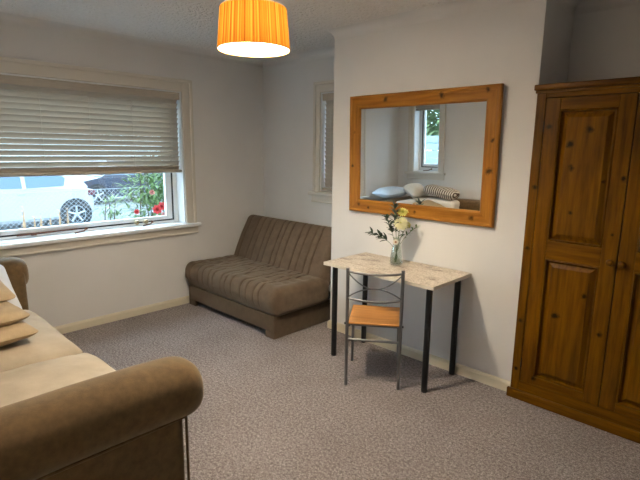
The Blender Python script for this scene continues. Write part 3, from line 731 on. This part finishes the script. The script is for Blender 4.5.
# ------------------------------------------------------------------ sofa in the foreground
SX0, SX1 = -3.99, -1.575
def sofa():
    t = thing('sofa', 'brown velour roll-arm sofa with tan seat cushions along the back wall', 'sofa', (-2.78, .42, 0))
    def arm(sgn, xp_in, xp_out, lift=0, front=.845, top=.57):
        # panel between inner and outer x, roll swelling over it
        cx = xp_out-sgn*.095; rx, rz, cz = .127, .113, .634+lift
        bm = BM(); y0, y1 = -.10, front
        lo, hi = sorted((xp_in, xp_out))
        softbox(bm, (lo, y0, .05), (hi, y1, top), .035, (2, 14, 8), lambda p, u: p)
        o1 = obj('armrest', bm, M['sofa'], t, True)
        bm = BM(); n = 32; rings = []
        ys = [-.105, -.10, -.08]+[-.08+.94*i/16 for i in range(1, 17)]
        sc = [.80, .93, 1.0]+[1.0]*16
        ys = [min(y, .83) if y > .5 else y for y in ys[:-1]]
        for k in range(0, 10):
            a = PI/2*k/9; ys.append(.84+.100*math.sin(a)); sc.append(max(.15, math.cos(a)**.42))
        sc = sc[:18]+sc[19:]
        for y, s in zip(ys, sc):
            sw = 1+.02*nz((y*3, sgn, 0), 2, 4); ring = []
            for j in range(n):
                a = 2*PI*j/n; ca, sa = math.cos(a), math.sin(a)
                e = 2.4; px = abs(ca)**(2/e)*math.copysign(1, ca); pz = abs(sa)**(2/e)*math.copysign(1, sa)
                ring.append(bm.verts.new((cx+px*rx*s*sw, y, cz+pz*rz*s*sw+(.010*math.sin(PI*min(1, max(0, y/.9)))))))
            rings.append(ring)
        for A, B in zip(rings, rings[1:]):
            for j in range(n): bm.faces.new((A[j], A[(j+1) % n], B[(j+1) % n], B[j]))
        bm.faces.new(rings[0]); bm.faces.new(rings[-1])
        obj('arm_roll', bm, M['sofa'], o1, 'all')
        bm = BM(); xo = xp_out+sgn*.003
        tube(bm, [(xo, -.09, .553), (xo, .3, .555), (xo, .76, .554), (xo-sgn*.004, .845, .552)], .0055, 8); tube(bm, [(xo-sgn*.006, .848, .06), (xo-sgn*.006, .848, .55)], .0055, 8)
        obj('piping', bm, M['sofa'], o1, True)
    arm(1, -1.735, -1.505); arm(-1, -3.70, -3.93, .034, .905, .70)
    bm = BM(); softbox(bm, (-3.695, .08, .07), (-1.74, .83, .295), .02, (6, 3, 2)); obj('base', bm, M['sofa'], t, True)
    def bk(p, u):
        q = p.copy()
        if u.z > 0: q.y -= .035*u.z
        return q
    bm = BM(); softbox(bm, (-3.92, -.115, .06), (-1.515, .115, .79), .075, (20, 3, 10), bk); obj('backrest', bm, M['sofa'], t, 'all')
    for (a, b, yf) in ((-3.697, -2.682, .915), (-2.678, -1.738, .935)):
        def cu(p, u):
            q = p.copy(); e = (1-u.x**4)*(1-u.y**4)
            if u.z > 0: q.z += .058*e*u.z+(.010*nz((p.x*2, p.y*4, 0), 3, a)+.005*nz((p.x*4, p.y*9, 0), 3, a+7))*u.z
            q.y += .008*(1-u.x**2)*max(0, u.y)
            return q
        bm = BM(); softbox(bm, (a, .10, .296), (b, yf, .436), .06, (24, 20, 3), cu); c = obj('seat_cushion', bm, M['sofa_cushion'], t, 'all')
        bm = BM(); r = .05; pts = []
        for (px, py, a0) in ((b-r, yf-.005-r, 0), (a+r, yf-.005-r, PI/2), (a+r, .10+r, PI), (b-r, .10+r, 3*PI/2)):
            for k in range(6):
                an = a0+PI/2*k/5; x = px+math.cos(an)*(r-.006); y = py+math.sin(an)*(r-.006); u = (x-(a+b)/2)/((b-a)/2); pts.append((x, y+(.012*(1-u*u) if y > .5 else 0), .405))
        dense = []
        for i in range(len(pts)):
            p, q = V(pts[i]), V(pts[(i+1) % len(pts)]); m = max(1, int((q-p).length/.04))
            for k in range(m):
                s = p.lerp(q, k/m); u = (s.x-(a+b)/2)/((b-a)/2); v = (s.y-.4975)/.3975
                dense.append(s)
        tube(bm, dense, .0038, 7, True); obj('piping', bm, M['piping'], c, True)
    for x in (-3.86, -1.575):
        for y in (-.05, .82):
            bm = BM(); lathe(bm, [(0, 0), (.022, 0), (.028, .05), (0, .05)], (x, y, 0), 14); obj('foot', bm, M['black'], t, True)
sofa()

# ------------------------------------------------------------------ bedding piled on the sofa
def pillow(bm, size, mat, seed, pinch=.75, wr=.012):
    X, Y, Z = size
    def f(p, u):
        q = p.copy(); e = ((1-abs(u.x)**3.2)*(1-abs(u.y)**3.2))
        e = max(0, e)**.55
        q.z = p.z*(.10+.90*e)+nz((p.x, p.y, p.z), 7, seed)*wr*e+nz((p.x, p.y, p.z), 16, seed+3)*wr*.4*e
        k = 1-.07*(1-abs(u.x*u.y))*(abs(u.x*u.x)+abs(u.y*u.y))*.5
        q.x *= k; q.y *= k
        return q
    softbox(bm, (-X/2, -Y/2, -Z/2), (X/2, Y/2, Z/2), min(X, Y, Z)*.49, (16, 14, 1), f, mat)
def slab(bm, size, mat, seed, wr=.008, folds=0):
    X, Y, Z = size
    def f(p, u):
        q = p.copy(); q.z += nz((p.x, p.y, 0), 5, seed)*wr*1.4+nz((p.x, p.y, p.z), 14, seed)*wr*.5-.010*(u.x*u.x+u.y*u.y)*max(0, u.z)
        if folds and max(abs(u.x), abs(u.y)) > .9: 
            g = math.cos(u.z*PI*folds); q.x *= 1+.010*g; q.y *= 1+.014*g
        q.x += nz((p.y, p.z*4, 0), 5, seed+2)*wr; q.y += nz((p.x, p.z*4, 1), 5, seed+5)*wr
        return q
    softbox(bm, (-X/2, -Y/2, -Z/2), (X/2, Y/2, Z/2), min(Z*.48, .05), (18, 14, 8 if folds else 3), f, mat)
def TR(loc, rz=0, rx=0, ry=0): return Matrix.Translation(V(loc)) @ Matrix.Rotation(math.radians(rz), 4, 'Z') @ Matrix.Rotation(math.radians(ry), 4, 'Y') @ Matrix.Rotation(math.radians(rx), 4, 'X')
# ------------------------------------------------------------------ outside: ground, fence, plants, cars
bm = BM(); box(bm, (-60, -40, -.4), (XL-T-.001, 50, -.30)); box(bm, (XL-T, -40, -.4), (20, YB-1.05, -.30)); box(bm, (XL-T, YA+T+.001, -.4), (20, 50, -.30)); struct('ground', bm, M['ground'])
def fence():
    X, ya, yb, z0, z1 = -7.0, -1.2, 5.2, -.30, .985
    t = thing('chain_link_fence', 'chain link wire fence outside the street window', 'fence', (X, 2, z0))
    bm = BM(); s = .062; k = 0; H = z1-z0-.06
    y = ya-H
    while y < yb:
        for sg in (1, -1):
            a, b = (y, y+H) if sg > 0 else (y+H, y)
            p, q = V((X+.002*sg, a, z0+.04)), V((X+.002*sg, b, z1-.02))
            lo, hi = max(min(a, b), ya), min(max(a, b), yb)
            if hi-lo > .05:
                f0, f1 = (lo-a)/(b-a), (hi-a)/(b-a)
                tube(bm, [p.lerp(q, min(f0, f1)), p.lerp(q, max(f0, f1))], .0020, 4)
        y += s
    obj('wire_mesh', bm, M['wire'], t)
    for z in (z0+.05, z1-.02):
        bm = BM(); tube(bm, [(X, ya, z), (X, yb, z)], .004, 6); obj('line_wire', bm, M['wire'], t)
    for y in (ya, 1.0, 3.5, yb):
        bm = BM(); tube(bm, [(X-.03, y, z0), (X-.03, y, z1)], .02, 10); obj('post', bm, M['wire'], t, True)
fence()
def leaf_cloud(bm, c, r, n, L, W, seed):
    rnd = random.Random(seed)
    for _ in range(n):
        while True:
            d = V((rnd.uniform(-1, 1), rnd.uniform(-1, 1), rnd.uniform(-1, 1)))
            if .25 < d.length < 1: break
        p = V(c)+V((d.x*r[0], d.y*r[1], d.z*r[2])); dr = (d.normalized()+V((rnd.uniform(-1, 1), rnd.uniform(-1, 1), rnd.uniform(-.4, 1)))*.9)
        leafmesh(bm, p, dr, L*rnd.uniform(.6, 1.3), W*rnd.uniform(.7, 1.2))
def bush(name, label, cat, base, clumps, leafmat, L, W, flowers=()):
    t = thing(name, label, cat, base)
    bm = BM(); b = V(base)
    for c, r, n in clumps:
        for k in range(3):
            e = V(c)+V((random.uniform(-.6, .6)*r[0], random.uniform(-.6, .6)*r[1], random.uniform(0, .6)*r[2])); m = b.lerp(e, .5)+V((random.uniform(-.1, .1), random.uniform(-.1, .1), .1))
            tube(bm, [b+V((random.uniform(-.05, .05), random.uniform(-.05, .05), 0)), m, e], [.014, .010, .005], 6)
    obj('branches', bm, M['bark'], t, True)
    bm = BM()
    for i, (c, r, n) in enumerate(clumps): leaf_cloud(bm, c, r, n, L, W, i+3)
    obj('foliage', bm, leafmat, t, recalc=False)
    for i, (p, r, m) in enumerate(flowers):
        bm = BM(); ax = V((1, -.5, .3)).normalized(); q = ax.to_track_quat('Z', 'Y').to_matrix()
        for n, el, Lr in ((7, .25, 1), (6, .7, .8), (4, 1.1, .55)):
            for k in range(n):
                a = 2*PI*k/n+el; leafmesh(bm, V(p), q @ V((math.cos(a)*math.cos(el), math.sin(a)*math.cos(el), math.sin(el))), r*Lr, r*.7, ax, -.3)
        obj('blossom', bm, m, t, 'all', recalc=False)
fl = []
rr = random.Random(5)
for (y, z, r, m) in ((2.90, .80, .055, 'petal_red'), (2.96, .84, .05, 'petal_red'), (3.05, .90, .05, 'petal_pink'), (3.12, .86, .05, 'petal_pink'), (3.08, .78, .045, 'petal_pink'), (2.62, .80, .03, 'petal_red'), (3.18, .93, .05, 'petal_pink'), (3.00, .72, .04, 'petal_pink'), (3.20, .76, .045, 'petal_pink'), (2.84, 1.02, .03, 'petal_pink')):
    fl.append(((-5.62+rr.uniform(-.05, .05), y-.02, z-.01), r*1.25, M[m]))
bush('rose_bush', 'leafy garden bush with coral red blossoms beyond the street window', 'bush', (-6.1, 3.1, -.3),
     [((-6.1, 3.12, .72), (.38, .36, .30), 520), ((-6.05, 3.05, 1.05), (.35, .38, .22), 380), ((-6.1, 3.3, 1.2), (.4, .4, .3), 320), ((-6.1, 3.0, .25), (.35, .5, .35), 260)], M['leaf'], .10, .035, fl)
bush('pale_shrub', 'slender pale green shrub between the white car and the red blossoms', 'bush', (-6.75, 2.82, -.3),
     [((-6.75, 2.88, .52), (.11, .16, .16), 90), ((-6.75, 2.78, .74), (.10, .14, .14), 80)], M['leaf_pale'], .10, .025)
def stalks():
    t = thing('dry_stalks', 'dry orange flower stalks standing in front of the white car', 'plant', (-6.4, 1.86, -.3))
    for k in range(6):
        y = 1.60+.095*k+random.uniform(-.02, .02); h = .72+random.uniform(-.05, .13); bm = BM(); x = -6.4+random.uniform(-.03, .03)
        tube(bm, [(x, y, -.3), (x, y+.01, .2), (x, y, h-.22), (x, y+.005, h)], [.006, .006, .016, .002], 7)
        rnd = random.Random(k)
        for j in range(26):
            z = h-.26*rnd.random(); a = rnd.uniform(0, 6.28); leafmesh(bm, V((x, y, z)), V((math.cos(a), math.sin(a), .8)), .035, .012)
        obj('stalk', bm, M['dry_stalk'], t)
stalks()
def car(label, loc, rotz, paint):
    # local: length along -y from the tail at y=0, right-hand flank at +x
    t = thing('car', label, 'car', loc, rotz, world=False, group='parked cars')
    W = .86
    body = [(.05, .28), (0, .48), (.02, .72), (.10, .93), (.9, .93), (2.75, .90), (2.95, .86), (3.72, .70), (3.88, .56), (3.92, .36), (3.85, .22), (.2, .22)]
    bm = BM(); prism(bm, [(-a, b) for a, b in body], -W, W, 'x', 0, .05); obj('body', bm, paint, t, 40)
    gh = [(.10, .91), (.40, 1.34), (.62, 1.43), (1.2, 1.47), (1.85, 1.44), (2.80, .89)]
    def hw(z): return W-.03-(z-.9)*.34
    bm = BM(); A = [bm.verts.new((hw(b), -a, b)) for a, b in gh]; B = [bm.verts.new((-hw(b), -a, b)) for a, b in gh]
    k = len(gh); bm.faces.new(A); bm.faces.new(B)
    for i in range(k): bm.faces.new((A[i], A[(i+1) % k], B[(i+1) % k], B[i]))
    bmesh.ops.bevel(bm, geom=bm.edges[:], offset=.03, segments=2, affect='EDGES'); obj('cabin', bm, paint, t, 40)
    for sg in (1, -1):
        for poly in (((.66, .97), (.60, 1.14), (.78, 1.34), (1.42, 1.37), (1.42, .95)), ((1.50, .95), (1.50, 1.37), (1.82, 1.34), (2.48, .96))):
            bm = BM(); A = [bm.verts.new((sg*(hw(b)+.006), -a, b)) for a, b in poly]; B = [bm.verts.new((sg*(hw(b)-.02), -a, b)) for a, b in poly]
            k = len(poly); bm.faces.new(A); bm.faces.new(B)
            for i in range(k): bm.faces.new((A[i], A[(i+1) % k], B[(i+1) % k], B[i]))
            obj('side_window', bm, M['car_glass'], t)
        bm = BM(); box(bm, (sg*.70-.13, -.16, .72), (sg*.70+.13+(.035 if sg > 0 else 0), .025, .86), .02); obj('tail_lamp', bm, M['tail_red'], t, True)
        for s in (.45, 2.98):
            x = sg*(W+.004)
            bm = BM(); lathe(bm, [(0, 0), (.36, 0), (.36, .01), (0, .01)], (x-sg*.006, -s, .32), 32, (sg, 0, 0)); obj('wheel_arch', bm, M['tyre'], t, True)
            bm = BM(); lathe(bm, [(.20, .0), (.28, .0), (.31, -.03), (.31, -.19), (.0, -.19)], (x+sg*.03, -s, .31), 32, (sg, 0, 0)); wh = obj('wheel', bm, M['tyre'], t, True)
            bm = BM(); lathe(bm, [(0, .0), (.05, .0), (.055, -.01)], (x+sg*.028, -s, .31), 16, (sg, 0, 0)); lathe(bm, [(.19, .002), (.215, .002), (.215, -.05), (.19, -.05)], (x+sg*.028, -s, .31), 32, (sg, 0, 0))
            for q in range(5):
                a = q*2*PI/5+.3; d = V((0, math.cos(a), math.sin(a))); c = V((x+sg*.024, -s, .31)); tube(bm, [c+d*.03, c+d*.20], .024, 6)
            obj('rim', bm, M['alloy'], wh, True)
    bm = BM(); prism(bm, [(-.085, .97), (-.36, 1.31), (-.385, 1.30), (-.12, .96)], -.60, .60, 'x'); obj('rear_window', bm, M['car_glass'], t)
    bm = BM(); prism(bm, [(-2.70, .965), (-1.92, 1.41), (-1.90, 1.39), (-2.66, .95)], -.64, .64, 'x'); obj('windscreen', bm, M['car_glass'], t)
    bm = BM(); box(bm, (W+.001, -1.62, .82), (W+.02, -1.46, .85), .006); obj('door_handle', bm, paint, t)
car('white hatchback car parked behind the wire fence', (-12.70, 4.50, -.30), 0, M['car_white'])
car('dark blue car parked beyond the tail of the white car', (-17.0, 9.2, -.30), 0, M['car_dark'])
bush('garden_tree', 'green tree seen through the small window in the mirror', 'tree', (-6.2, -6.5, -.3),
     [((-6.2, -6.7, 2.0), (1.6, .9, .8), 1400), ((-5.0, -6.7, 2.4), (1.2, .9, .9), 700), ((-7.5, -6.7, 2.3), (1.2, .9, .9), 700), ((-6.2, -6.8, 3.4), (2.0, .9, .8), 900), ((-8.6, -6.8, 3.0), (1.0, .9, 1.4), 700)], M['leaf_pale'], .26, .17)
def yard_fence():
    t = thing('board_fence', 'pale blue board fence seen through the small window in the mirror', 'fence', (-6.2, -5.2, -.3))
    bm = BM()
    for k in range(10): box(bm, (-9.2, -5.22+.004*(k % 2), -.30+k*.19), (-3.2, -5.195+.004*(k % 2), -.30+k*.19+.175), .004)
    obj('boards', bm, M['board'], t)
    for x in (-9.1, -7.1, -5.2, -3.3):
        bm = BM(); box(bm, (x-.05, -5.31, -.3), (x+.05, -5.225, 1.62), .005); obj('post', bm, M['board'], t)
yard_fence()

# bedding: the stack at the photo edge, the rest shows only in the mirror
TAN = 'tan cushions stacked on the sofa'
bm = BM(); pillow(bm, (.36, .37, .095), TR((-2.985, .535, .549), 6, 0, 0), 2)
solo('throw_pillow', bm, M['tan_cloth'], (-2.985, .535, .50), 'tan flat cushion at the bottom of the stack on the sofa', 'cushion', TAN, 'all')
bm = BM(); pillow(bm, (.35, .37, .09), TR((-3.045, .515, .636), 8, 0, 3), 5)
solo('throw_pillow', bm, M['tan_cloth'], (-3.045, .515, .59), 'tan flat cushion in the middle of the stack on the sofa', 'cushion', TAN, 'all')
bm = BM(); pillow(bm, (.36, .36, .08), TR((-3.235, .505, .738), 6, 0, 15), 9)
solo('throw_pillow', bm, M['tan_cloth'], (-3.255, .505, .70), 'tan flat cushion at the top of the stack, cut by the photo edge', 'cushion', TAN, 'all')
bm = BM(); pillow(bm, (.46, .40, .13), TR((-3.435, .565, .664), 2, 0, 37), 15, wr=.006)
solo('bed_pillow', bm, M['white_cloth'], (-3.435, .565, .50), 'white pillow leaning up behind the stack of tan cushions on the sofa', 'pillow', None, 'all')
bm = BM(); slab(bm, (.66, .20, .32), TR((-3.34, .225, .655), 0), 21, .006, 3)
solo('duvet', bm, M['cream_cloth'], (-3.34, .225, .49), 'folded cream duvet standing against the sofa back, seen in the mirror', 'bedding', None, 'all')
bm = BM(); pillow(bm, (.30, .30, .16), TR((-3.63, .24, .895), 20, 0, 24), 61)
solo('bed_pillow', bm, M['cream_cloth'], (-3.63, .24, .83), 'small cream pillow on the duvet beside the pale blue pillow, seen in the mirror', 'pillow', None, 'all')
bm = BM(); slab(bm, (.44, .27, .12), TR((-3.24, .225, .905), -8, 0, 11), 31, .010, 2)
solo('folded_blanket', bm, M['striped_cloth'], (-3.25, .225, .82), 'brown striped blanket folded on top of the cream duvet in the mirror', 'blanket', None, 'all')
bm = BM(); pillow(bm, (.34, .50, .14), TR((-3.93, .42, .868), 0, 0, 0), 41)
solo('bed_pillow', bm, M['blue_cloth'], (-3.93, .42, .80), 'pale blue pillow lying on the far sofa arm, seen in the mirror', 'pillow', None, 'all')
